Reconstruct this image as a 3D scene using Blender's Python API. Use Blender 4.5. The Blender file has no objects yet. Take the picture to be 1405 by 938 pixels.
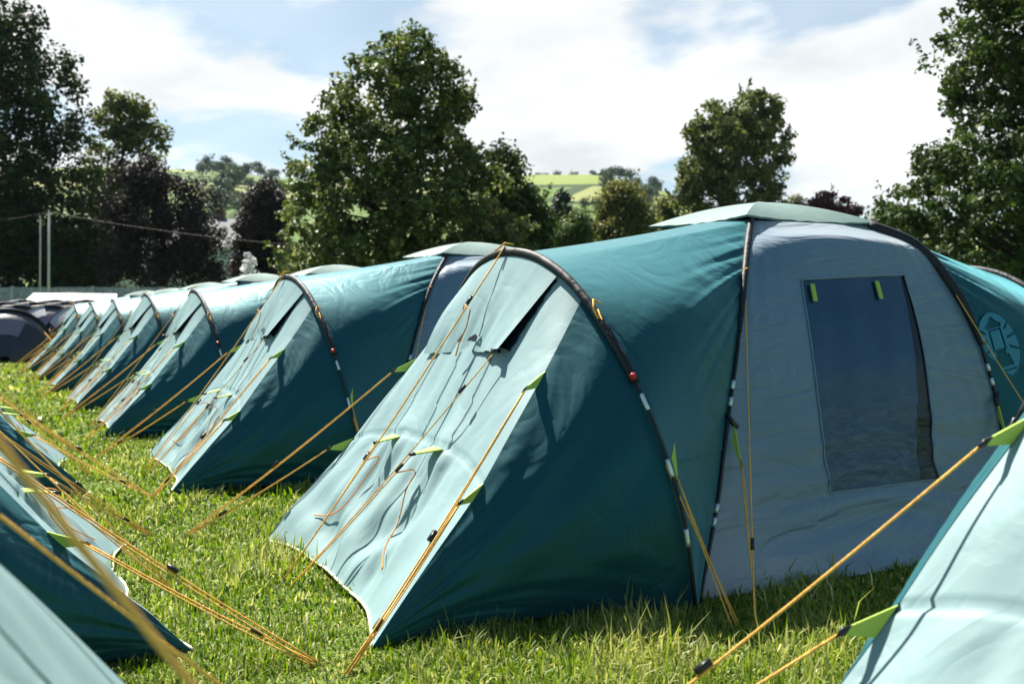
import bpy, math, random
import numpy as np
from mathutils import Vector, noise as mnoise
rng = np.random.default_rng(7); random.seed(7)
D2R = math.radians
sc = bpy.context.scene
COL = sc.collection

# ------------------------------------------------------------------ camera frame
F_PX, CX, HY = 1366., 702.5, 437.
CAM = np.array([-4.83, -5.31, 1.45]); YAW = D2R(28.2)
RV = np.array([math.cos(YAW), -math.sin(YAW), 0.]); FV = np.array([math.sin(YAW), math.cos(YAW), 0.])
def at(px, z, h=0.):
    """ground point seen in direction px at depth z"""
    p = CAM + FV*z + RV*((px-CX)/F_PX*z); p[2] = h
    return p

# ------------------------------------------------------------------ helpers
def link(name, me, mat=None, parent=None, smooth=True):
    o = bpy.data.objects.new(name, me); COL.objects.link(o)
    if mat is not None and not me.materials: me.materials.append(mat)
    if parent is not None: o.parent = parent
    if smooth and len(me.polygons): me.polygons.foreach_set('use_smooth', np.ones(len(me.polygons), bool))
    return o
class MB:
    def __init__(s): s.v = []; s.f = []
    def grid(s, P, keep=None):
        P = np.asarray(P); n, m = P.shape[:2]; b = len(s.v)
        s.v.extend(map(tuple, P.reshape(-1, 3)))
        for i in range(n-1):
            for j in range(m-1):
                if keep is None or keep[i, j]:
                    s.f.append((b+i*m+j, b+(i+1)*m+j, b+(i+1)*m+j+1, b+i*m+j+1))
        return s
    def tube(s, pts, r, n=6, caps=True):
        pts = np.asarray(pts, float); N = len(pts)
        rr = np.full(N, r) if np.isscalar(r) else np.asarray(r, float)
        tg = np.gradient(pts, axis=0); tg /= np.linalg.norm(tg, axis=1)[:, None]+1e-9
        ref = np.array([0, 0, 1.]) if abs(tg[:, 2]).mean() < .85 else np.array([1., 0, 0])
        b = len(s.v); a = np.arange(n)*2*math.pi/n
        for i in range(N):
            x = np.cross(tg[i], ref); x /= np.linalg.norm(x)+1e-9; y = np.cross(tg[i], x)
            for q in a: s.v.append(tuple(pts[i]+rr[i]*(math.cos(q)*x+math.sin(q)*y)))
        for i in range(N-1):
            for j in range(n):
                k = (j+1) % n
                s.f.append((b+i*n+j, b+i*n+k, b+(i+1)*n+k, b+(i+1)*n+j))
        if caps:
            s.f.append(tuple(b+j for j in range(n))[::-1]); s.f.append(tuple(b+(N-1)*n+j for j in range(n)))
        return s
    def box(s, c, hx, hy, hz, ax=None):
        """box at c with half vectors (3x3 rows ax)"""
        ax = np.eye(3) if ax is None else np.asarray(ax); b = len(s.v)
        for sx in (-1, 1):
            for sy in (-1, 1):
                for sz in (-1, 1):
                    s.v.append(tuple(np.asarray(c)+ax[0]*hx*sx+ax[1]*hy*sy+ax[2]*hz*sz))
        for f in [(0,1,3,2),(4,6,7,5),(0,4,5,1),(2,3,7,6),(0,2,6,4),(1,5,7,3)]: s.f.append(tuple(b+i for i in f))
        return s
    def poly(s, pts):
        b = len(s.v); s.v.extend(map(tuple, np.asarray(pts, float))); s.f.append(tuple(range(b, b+len(pts)))); return s
    def mesh(s, name):
        me = bpy.data.meshes.new(name); me.from_pydata(s.v, [], s.f); me.update(); return me
    def obj(s, name, mat, parent=None, smooth=True): return link(name, s.mesh(name), mat, parent, smooth)

def np_mesh(name, V, faces_n, loops, attr=None):
    """fast mesh from numpy: V (n,3), faces_n list of verts per face, loops flat"""
    me = bpy.data.meshes.new(name)
    me.vertices.add(len(V)); me.vertices.foreach_set('co', V.astype(np.float32).ravel())
    me.loops.add(len(loops)); me.loops.foreach_set('vertex_index', loops.astype(np.int32))
    me.polygons.add(len(faces_n))
    st = np.concatenate([[0], np.cumsum(faces_n)[:-1]]).astype(np.int32)
    me.polygons.foreach_set('loop_start', st); me.polygons.foreach_set('loop_total', np.asarray(faces_n, np.int32))
    if attr is not None:
        a = me.attributes.new('tint', 'FLOAT', 'POINT'); a.data.foreach_set('value', attr.astype(np.float32))
    me.update(calc_edges=True); return me

def thing(name, label, cat, loc=(0, 0, 0), rz=0., group=None):
    o = bpy.data.objects.new(name, None); COL.objects.link(o); o.empty_display_size = .3
    o.location = tuple(loc); o.rotation_euler = (0, 0, rz); o['label'] = label; o['category'] = cat
    if group: o['group'] = group
    return o
def tag(o, label, cat, group=None):
    o['label'] = label; o['category'] = cat
    if group: o['group'] = group
    return o
def dup(root, label, loc, rz, group=None, parent=None):
    def rec(o, par):
        c = o.copy(); COL.objects.link(c); c.parent = par
        for ch in list(o.children): rec(ch, c)
        return c
    r = rec(root, None); r.location = tuple(loc); r.rotation_euler = (0, 0, rz); r['label'] = label
    if group: r['group'] = group
    return r
def drop(o):
    for c in list(o.children): drop(c)
    bpy.data.objects.remove(o)
def norm(v): v = np.asarray(v, float); return v/np.linalg.norm(v)
def resample(P, n, uniform=True):
    P = np.asarray(P, float); d = np.concatenate([[0], np.cumsum(np.linalg.norm(np.diff(P, axis=0), axis=1))]); d /= d[-1]
    # catmull-rom through points then uniform arclength
    Q = []
    for i in range(len(P)-1):
        p0 = P[max(i-1, 0)]; p1 = P[i]; p2 = P[i+1]; p3 = P[min(i+2, len(P)-1)]
        for t in np.linspace(0, 1, 12, endpoint=False):
            Q.append(.5*((2*p1)+(-p0+p2)*t+(2*p0-5*p1+4*p2-p3)*t*t+(-p0+3*p1-3*p2+p3)*t**3))
    Q.append(P[-1]); Q = np.array(Q)
    d = np.concatenate([[0], np.cumsum(np.linalg.norm(np.diff(Q, axis=0), axis=1))]); d /= d[-1]
    t = np.linspace(0, 1, n)
    return np.stack([np.interp(t, d, Q[:, k]) for k in range(3)], 1)
def curve_at(P, t):
    d = np.concatenate([[0], np.cumsum(np.linalg.norm(np.diff(P, axis=0), axis=1))]); d /= d[-1]
    return np.stack([np.interp(t, d, P[:, k]) for k in range(3)], -1)
def coons(left, right, bottom, top):
    """left,right: m pts along v ; bottom,top: n pts along u -> (n,m,3)"""
    n, m = len(bottom), len(left); u = np.linspace(0, 1, n)[:, None, None]; v = np.linspace(0, 1, m)[None, :, None]
    L, Rr, B, T = left[None], right[None], bottom[:, None], top[:, None]
    return (1-u)*L+u*Rr+(1-v)*B+v*T-((1-u)*(1-v)*bottom[0]+u*(1-v)*bottom[-1]+(1-u)*v*top[0]+u*v*top[-1])
def gnormals(P):
    a = np.gradient(P, axis=0); b = np.gradient(P, axis=1); n = np.cross(a, b)
    return n/(np.linalg.norm(n, axis=2)[..., None]+1e-9)

# ------------------------------------------------------------------ materials
def new_mat(name):
    m = bpy.data.materials.new(name); m.use_nodes = True; nt = m.node_tree
    for n in list(nt.nodes): nt.nodes.remove(n)
    out = nt.nodes.new('ShaderNodeOutputMaterial'); return m, nt, out
def nd(nt, t, **kw):
    n = nt.nodes.new(t)
    for k, v in kw.items():
        if k in n.inputs: n.inputs[k].default_value = v
        else: setattr(n, k, v)
    return n
def ramp(nt, stops, interp='LINEAR'):
    r = nt.nodes.new('ShaderNodeValToRGB'); e = r.color_ramp.elements; r.color_ramp.interpolation = interp
    while len(e) < len(stops): e.new(.5)
    for i, (p, c) in enumerate(stops): e[i].position = p; e[i].color = (*c, 1) if len(c) == 3 else c
    return r
def simple(name, col, rough=.6, spec=.5, var=.12, nscale=8., bump=0., bscale=30., metal=0.):
    m, nt, out = new_mat(name); L = nt.links
    b = nd(nt, 'ShaderNodeBsdfPrincipled'); b.inputs['Roughness'].default_value = rough; b.inputs['Specular IOR Level'].default_value = spec; b.inputs['Metallic'].default_value = metal
    tc = nd(nt, 'ShaderNodeTexCoord'); n = nd(nt, 'ShaderNodeTexNoise', Scale=nscale, Detail=4.)
    L.new(tc.outputs['Object'], n.inputs['Vector'])
    c0 = tuple(x*(1-var) for x in col); c1 = tuple(min(1, x*(1+var)) for x in col)
    r = ramp(nt, [(.3, c0), (.7, c1)]); L.new(n.outputs['Fac'], r.inputs['Fac']); L.new(r.outputs['Color'], b.inputs['Base Color'])
    if bump:
        n2 = nd(nt, 'ShaderNodeTexNoise', Scale=bscale, Detail=3.); L.new(tc.outputs['Object'], n2.inputs['Vector'])
        bp = nd(nt, 'ShaderNodeBump', Strength=bump, Distance=.01); L.new(n2.outputs['Fac'], bp.inputs['Height']); L.new(bp.outputs['Normal'], b.inputs['Normal'])
    L.new(b.outputs['BSDF'], out.inputs['Surface']); return m
def fabric(name, col, rough=.45, spec=.6, bump=.35, var=.08, wr=(3., 9.), stretch=(1, 1, 1), trans=0., sheen=0., stint=(1, 1, 1)):
    """coated polyester: fine creases (ridged noise) + weave-scale mottling"""
    m, nt, out = new_mat(name); L = nt.links
    b = nd(nt, 'ShaderNodeBsdfPrincipled', Roughness=rough); b.inputs['Specular IOR Level'].default_value = spec
    b.inputs['Sheen Weight'].default_value = sheen; b.inputs['Specular Tint'].default_value = (*stint, 1); b.inputs['Sheen Roughness'].default_value = .5; b.inputs['Sheen Tint'].default_value = (*stint, 1)
    tc = nd(nt, 'ShaderNodeTexCoord'); mp = nd(nt, 'ShaderNodeMapping', Scale=stretch); L.new(tc.outputs['Object'], mp.inputs['Vector'])
    n = nd(nt, 'ShaderNodeTexNoise', Scale=2.2, Detail=5., Roughness=.6); L.new(mp.outputs['Vector'], n.inputs['Vector'])
    r = ramp(nt, [(.3, tuple(x*(1-var) for x in col)), (.7, tuple(x*(1+var) for x in col))]); L.new(n.outputs['Fac'], r.inputs['Fac']); L.new(r.outputs['Color'], b.inputs['Base Color'])
    # creases
    a = nd(nt, 'ShaderNodeTexNoise', Scale=wr[0], Detail=3., Roughness=.5, Distortion=1.2); L.new(mp.outputs['Vector'], a.inputs['Vector'])
    s1 = nd(nt, 'ShaderNodeMath', operation='SUBTRACT'); s1.inputs[1].default_value = .5; L.new(a.outputs['Fac'], s1.inputs[0])
    ab = nd(nt, 'ShaderNodeMath', operation='ABSOLUTE'); L.new(s1.outputs[0], ab.inputs[0])
    pw = nd(nt, 'ShaderNodeMath', operation='MULTIPLY'); pw.inputs[1].default_value = 3.; L.new(ab.outputs[0], pw.inputs[0])
    mn = nd(nt, 'ShaderNodeMath', operation='MINIMUM'); mn.inputs[1].default_value = .35; L.new(pw.outputs[0], mn.inputs[0])
    a2 = nd(nt, 'ShaderNodeTexNoise', Scale=wr[1], Detail=4., Roughness=.55, Distortion=.6); L.new(mp.outputs['Vector'], a2.inputs['Vector'])
    m2 = nd(nt, 'ShaderNodeMath', operation='MULTIPLY_ADD'); m2.inputs[1].default_value = .35; L.new(a2.outputs['Fac'], m2.inputs[0]); L.new(mn.outputs[0], m2.inputs[2])
    bp = nd(nt, 'ShaderNodeBump', Strength=bump, Distance=.02); L.new(m2.outputs[0], bp.inputs['Height']); L.new(bp.outputs['Normal'], b.inputs['Normal'])
    if trans:
        tl = nd(nt, 'ShaderNodeBsdfTranslucent'); L.new(r.outputs['Color'], tl.inputs['Color']); mx = nd(nt, 'ShaderNodeMixShader', Fac=trans)
        L.new(b.outputs['BSDF'], mx.inputs[1]); L.new(tl.outputs['BSDF'], mx.inputs[2]); L.new(mx.outputs[0], out.inputs['Surface'])
    else: L.new(b.outputs['BSDF'], out.inputs['Surface'])
    return m
def leaf_mat(name, c_dark, c_mid, c_light, trans=.3, rough=.6, spec=.22):
    m, nt, out = new_mat(name); L = nt.links
    at_ = nd(nt, 'ShaderNodeAttribute', attribute_name='tint')
    r = ramp(nt, [(0, c_dark), (.5, c_mid), (1, c_light)]); L.new(at_.outputs['Fac'], r.inputs['Fac'])
    b = nd(nt, 'ShaderNodeBsdfPrincipled', Roughness=rough); b.inputs['Specular IOR Level'].default_value = spec; L.new(r.outputs['Color'], b.inputs['Base Color'])
    tl = nd(nt, 'ShaderNodeBsdfTranslucent'); hs = nd(nt, 'ShaderNodeHueSaturation', Saturation=1.15, Value=1.3); L.new(r.outputs['Color'], hs.inputs['Color']); L.new(hs.outputs['Color'], tl.inputs['Color'])
    mx = nd(nt, 'ShaderNodeMixShader', Fac=trans); L.new(b.outputs['BSDF'], mx.inputs[1]); L.new(tl.outputs['BSDF'], mx.inputs[2]); L.new(mx.outputs[0], out.inputs['Surface'])
    return m

M = {}
M['teal']   = fabric('teal_fabric', (.002, .037, .050), rough=.42, spec=.7, bump=.42, wr=(1.8, 6.), stint=(.30, .90, 1.), sheen=.5)
M['lit']   = fabric('lit_teal_fabric', (.205, .315, .325), rough=.55, spec=.3, bump=.28, wr=(1.6, 5.))  # paler copy of the teal cloth, sunlight put into its colour
M['cap']    = fabric('cap_fabric', (.165, .245, .225), rough=.7, spec=.3, bump=.15)
M['slate']  = fabric('slate_fabric', (.074, .150, .215), rough=.42, spec=1., bump=.6, wr=(2.2, 6.), stretch=(.6, .6, 2.2), sheen=.5)
M['curtain']= fabric('curtain_fabric', (.045, .130, .195), rough=.5, spec=.5, bump=.35, wr=(2., 6.))
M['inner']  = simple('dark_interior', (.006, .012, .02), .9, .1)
M['pole']   = simple('black_pole', (.008, .009, .011), .4, .5)
M['sleeve'] = fabric('black_sleeve', (.012, .013, .016), rough=.6, spec=.4, bump=.5)
M['ferrule']= simple('bare_aluminium', (.75, .77, .78), .3, .6, .05, metal=.6)
M['red']    = simple('red_plastic', (.5, .02, .015), .4)
M['lime']   = fabric('lime_webbing', (.40, .54, .09), rough=.6, spec=.3, bump=.3, wr=(6., 20.))
M['rope']   = simple('orange_rope', (.85, .46, .10), .7, .2, .15, 60., .6, 200.)
M['ropepale'] = simple('yellow_rope', (.60, .42, .10), .7, .2, .15, 60., .6, 200.)
M['cord']   = simple('rust_cord', (.72, .26, .06), .7, .2, .15, 60.)
M['black']  = simple('black_plastic', (.01, .01, .011), .35)
M['piping'] = simple('pale_hem_binding', (.62, .60, .42), .7, .2)
M['emblem'] = simple('pale_blue_print', (.05, .24, .33), .55, .3, .05)

# window vinyl
def vinyl():
    m, nt, out = new_mat('clear_vinyl'); L = nt.links
    tc = nd(nt, 'ShaderNodeTexCoord'); mp = nd(nt, 'ShaderNodeMapping', Scale=(.55, 1, 2.2)); L.new(tc.outputs['Object'], mp.inputs['Vector'])
    n = nd(nt, 'ShaderNodeTexNoise', Scale=12., Detail=7., Roughness=.62, Distortion=.8); L.new(mp.outputs['Vector'], n.inputs['Vector'])
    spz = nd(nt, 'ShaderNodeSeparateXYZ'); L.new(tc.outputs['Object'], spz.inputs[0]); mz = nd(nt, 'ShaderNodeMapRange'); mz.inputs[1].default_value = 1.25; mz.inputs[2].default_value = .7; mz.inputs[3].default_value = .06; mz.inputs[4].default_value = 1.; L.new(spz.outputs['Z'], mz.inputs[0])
    bp = nd(nt, 'ShaderNodeBump', Distance=.014); L.new(n.outputs['Fac'], bp.inputs['Height']); L.new(mz.outputs[0], bp.inputs['Strength'])
    g = nd(nt, 'ShaderNodeBsdfGlossy', Roughness=.12); g.inputs['Color'].default_value = (.9, .95, 1, 1); L.new(bp.outputs['Normal'], g.inputs['Normal'])
    t = nd(nt, 'ShaderNodeBsdfTransparent'); t.inputs['Color'].default_value = (.82, .9, .95, 1)
    fr = nd(nt, 'ShaderNodeFresnel', IOR=1.5); L.new(bp.outputs['Normal'], fr.inputs['Normal'])
    mul = nd(nt, 'ShaderNodeMath', operation='MULTIPLY_ADD'); mul.inputs[1].default_value = 1.4; mul.inputs[2].default_value = -.03; L.new(fr.outputs[0], mul.inputs[0])
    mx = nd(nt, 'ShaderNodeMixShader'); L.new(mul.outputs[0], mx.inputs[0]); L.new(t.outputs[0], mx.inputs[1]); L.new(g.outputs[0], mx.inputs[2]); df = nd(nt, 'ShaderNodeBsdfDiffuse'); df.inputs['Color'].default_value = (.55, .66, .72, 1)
    rg = ramp(nt, [(.44, (.03, .03, .03)), (.50, (.75, .75, .75)), (.56, (.03, .03, .03))]); L.new(n.outputs['Fac'], rg.inputs['Fac'])  # pale crease lines painted in for reflections, stronger toward the bottom
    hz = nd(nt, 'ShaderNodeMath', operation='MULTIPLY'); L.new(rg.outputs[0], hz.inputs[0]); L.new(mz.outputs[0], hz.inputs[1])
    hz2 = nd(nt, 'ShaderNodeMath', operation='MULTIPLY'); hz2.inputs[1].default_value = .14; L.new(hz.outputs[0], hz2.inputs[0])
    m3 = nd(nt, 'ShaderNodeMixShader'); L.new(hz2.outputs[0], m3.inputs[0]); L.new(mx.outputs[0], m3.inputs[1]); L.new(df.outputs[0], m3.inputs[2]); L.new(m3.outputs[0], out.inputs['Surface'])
    return m
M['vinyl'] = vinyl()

# ------------------------------------------------------------------ THE BIG TENT (local frame: x along the tent, y along the row)
P1 = np.array([(-1.566,-1.25,0),(-1.452,-1.18,.212),(-1.339,-1.12,.46),(-1.243,-1.06,.721),(-1.137,-.99,.991),(-1.057,-.94,1.19),(-.959,-.87,1.437),(-.817,-.74,1.697),(-.671,-.60,1.884),(-.49,-.43,2.075)])
P2 = np.array([(1.40,-1.16,0),(1.29,-1.075,.3),(1.195,-1.004,.609),(1.174,-.986,.803),(1.14,-.957,.997),(1.088,-.914,1.24),(1.0,-.84,1.533),(.895,-.752,1.755),(.817,-.686,1.879),(.717,-.602,1.985),(.53,-.445,2.085)])
P1 = resample(P1, 60); P2 = resample(P2, 60)
fl = lambda P: P*np.array([1, -1, 1])
fx = lambda P: P*np.array([-1, 1, 1])
AH = [(-1.682,-1.395,0),(-1.749,-1.395,.435),(-1.799,-1.335,.715),(-1.838,-1.255,.928),(-1.879,-1.126,1.16),(-1.914,-.979,1.355),(-1.947,-.80,1.545),(-1.973,-.585,1.695),(-1.991,-.32,1.80),(-2.0,0,1.84)]
ARCH = resample(np.array(AH+[(x, -y, z) for x, y, z in AH[-2::-1]]), 241)
def dcurve(Pn, Pf, n=241):
    a = Pn; c = Pf[::-1]
    mid = [a[-1]*(1-t)+c[0]*t+np.array([0, 0, .025*math.sin(math.pi*t)]) for t in np.linspace(0, 1, 14)[1:-1]]
    P = np.concatenate([a, np.array(mid), c]); d = np.concatenate([[0], np.cumsum(np.linalg.norm(np.diff(P, axis=0), axis=1))]); d /= d[-1]
    t = np.linspace(0, 1, n); return np.stack([np.interp(t, d, P[:, k]) for k in range(3)], 1)
def tunnel_grid(D, A, n=70, side=-1):
    m = len(D); s = np.linspace(0, 1, n)[:, None]; t = np.linspace(0, 1, m)[None, :]
    P = D[None]*(1-s)[..., None]+A[None]*s[..., None]
    N = gnormals(P); N *= np.sign((N*(P-np.array([side*1.1, 0, .5]))).sum(2))[..., None]
    sag = -.012*(s*(1-s))*4*(np.sin(np.pi*np.clip((t-.02)/.96, 0, 1))**.7)
    P = P+N*sag[..., None]*np.array([.0, .62, 1.])
    P = P+N*(.062*np.sin(np.pi*s)**.8*np.exp(-((np.abs(t-.5)-.215)/.07)**2))[..., None]
    # tension folds fanning out of each pole shoulder
    for tc, w in ((.335, .075), (.665, .075)):
        sg = 1 if tc < .5 else -1
        tt = (t-tc)*sg + s*.10
        env = np.exp(-(tt/w)**2)*np.clip(1-s/.62, 0, 1)**1.4*np.clip(s/.05, 0, 1)
        tf = tt/(1+1.6*s)
        fold = (np.sin(tf*300+1.3)+.6*np.sin(tf*520+s*4)+.5*np.sin(tf*171+s*3))
        P = P+N*(env*fold*.0085)[..., None]
    # a few long slack waves
    P = P+N*(.006*np.sin(t*38+s*5)*np.sin(np.pi*s)*np.clip(np.abs(t-.5)*4-.5, 0, 1))[..., None]
    return P
# front panel (x<0 pod)
SEAM = np.array([(-1.958,-.77,1.575),(-2.253,-.88,1.195),(-2.513,-.97,.881),(-2.723,-1.03,.619),(-2.955,-1.08,.376),(-3.152,-1.12,.166),(-3.30,-1.147,.0)])
SEAM = resample(SEAM, 90)
SEAMF = fl(SEAM)*1.0
def arch_part(y0, y1, n):
    yy = ARCH[:, 1]; top = ARCH[:, 2] > .8
    A = ARCH[top]; y = np.linspace(y0, y1, n)
    return np.stack([np.interp(y, A[:, 1], A[:, k]) for k in range(3)], 1)
ATOP = arch_part(-.775, .775, 80)+np.array([-.012, 0, -.005])
tt_ = np.linspace(0, 1, 80)
TOE = np.stack([-3.30+.17*np.sin(np.pi*tt_)**.8+.025*np.sin(tt_*np.pi*3)*np.sin(np.pi*tt_)+ .10*tt_, -1.147+2.30*tt_, .008+.012*np.sin(np.pi*tt_)**.8+.02*np.sin(tt_*9)**2], 1)
TOE[0] = SEAM[-1]; TOE[-1] = SEAMF[-1]+np.array([.10, 0, 0])
SEAMF = SEAMF+np.linspace(0, 1, 90)[:, None]*np.array([.10, 0, 0])
def front_panel():
    P = coons(ATOP, TOE, SEAM, SEAMF)     # (90 along slope, 80 across)
    N = gnormals(P); N *= np.sign(N[..., 2].mean())
    a = np.linspace(0, 1, P.shape[0])[:, None]; c = np.linspace(0, 1, P.shape[1])[None, :]
    edge = np.sin(np.pi*c)**.5*np.clip(a*8, 0, 1)*np.clip((1-a)*10, .25, 1)
    d = -.05*np.sin(np.pi*c)*np.sin(np.pi*a)
    # gathers below the cross seam, pulled out at the two tabs
    below = np.clip((a-.56)/.06, 0, 1)
    for c0 in (.33, .66):
        pk = np.exp(-((c-c0)/.07)**2)*np.exp(-((a-.585)/.09)**2)*.045
        d = d+pk+below*np.exp(-((c-c0)/.12)**2)*.014*np.sin((c-c0)*95)*np.clip(1.3-(a-.56)*2.2, .2, 1)
    d = d+below*(.012*np.sin(c*21+a*4)+.010*np.sin(c*43-a*9))*edge
    d = d-.010*np.exp(-((a-.575)/.006)**2)
    d = d+(1-below)*.0035*np.sin(c*55+3*a)*edge
    # toe crumples at the corner that is far from the camera
    d = d+.028*np.sin((a*26+c*17))*np.exp(-((a-.9)/.10)**2-((c-.72)/.22)**2)+.02*np.sin(a*31-c*22)*np.exp(-((a-.86)/.12)**2-((c-.35)/.12)**2)
    return P+N*d[..., None]
FRONT = front_panel()
def fp(a, c, off=0.):
    i = min(FRONT.shape[0]-1, max(0, int(round(a*(FRONT.shape[0]-1))))); j = min(FRONT.shape[1]-1, max(0, int(round(c*(FRONT.shape[1]-1)))))
    n = norm(np.array([-.79, 0, .61])); return FRONT[i, j]+n*off
def side_panel(seam):
    """triangle: arch foot -> seam head along the arch, foot -> toe along the ground, seam head -> toe"""
    sg = -1 if seam[0, 1] < 0 else 1
    A = ARCH[:121] if sg < 0 else ARCH[::-1][:121]
    k = np.searchsorted(A[:, 2], seam[0, 2]); Ae = resample(np.concatenate([A[:k:6], [seam[0]]]), 60)
    foot = Ae[0]; toe = seam[-1]; u = np.linspace(0, 1, 90)[:, None]
    base = foot*(1-u)+toe*u+np.array([0, 1, 0])*sg*(-.10)*np.sin(np.pi*u)+np.array([0, 0, .02])*np.sin(np.pi*u)
    P = coons(Ae, np.repeat(toe[None], 60, 0), base, seam)
    N = gnormals(P); N *= np.sign((N[..., 1]).mean())*sg
    a = np.linspace(0, 1, 90)[:, None]; b = np.linspace(0, 1, 60)[None, :]
    d = .045*np.sin(np.pi*b)*np.sin(np.pi*np.clip(a*1.3, 0, 1))*(1-a)+.012*np.sin(b*24+a*10)*np.sin(np.pi*b)*(1-a)*np.sin(np.pi*a)**.5
    d = d+.010*np.sin(b*60-a*25)*np.clip((.3-b)/.3, 0, 1)*np.sin(np.pi*a)*np.clip(b*12, 0, 1)
    d = d+.003*(np.sin(b*31+4*np.sin(a*5))+.6*np.sin(b*53-a*14+2*np.sin(b*9)))*np.clip((a-.25)*1.6, 0, 1)*np.clip((1-a)*6, 0, 1)*np.sin(np.pi*b)**.5
    for ac in (.27, .60): d = d+.006*np.sin((a-ac)*120*(1+b))*np.exp(-((a-ac)/.07)**2)*np.clip((b-.45)/.5, 0, 1)*np.clip((1-b)*12, 0, 1)
    return P+N*d[..., None]

ROOT = thing('family_tent', 'teal family tent nearest in the long row, shown whole, with grey door wall and window', 'tent', (0, 0, 0), 0, 'big teal tents in two facing rows')
# ---- cap
def cap():
    cn = [np.array(p) for p in ((-.55,-.465,2.108), (.59,-.495,2.106), (.59,.495,2.106), (-.605,.505,2.110))]
    mb = MB(); top = np.array([0, 0, 2.262]); K = 24
    def ridge(c, r): p = top*(1-r)+c*r; p[2] = top[2]-(top[2]-c[2])*r**1.7; return p
    for i in range(4):
        a, b = cn[i], cn[(i+1) % 4]; G = np.zeros((K+1, 17, 3))
        for ir, r in enumerate(np.linspace(0.0, 1, K+1)):
            A, B = ridge(a, r), ridge(b, r)
            for j, q in enumerate(np.linspace(0, 1, 17)):
                p = A*(1-q)+B*q; p[2] += -.012*math.sin(math.pi*q)*r+.004*math.sin(q*40)*r*r*math.sin(math.pi*q)
                inward = -.06*math.sin(math.pi*q)*r; cen = (a+b)/2; p[:2] += norm(cen[:2])*inward
                G[ir, j] = p
        mb.grid(G)
        lip = np.stack([G[-1], G[-1]+np.array([0, 0, -.012])-np.append(norm(((a+b)/2)[:2])*.006, 0)], 0); mb.grid(lip)
    return mb
cap().obj('roof_cap', M['cap'], ROOT)
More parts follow.
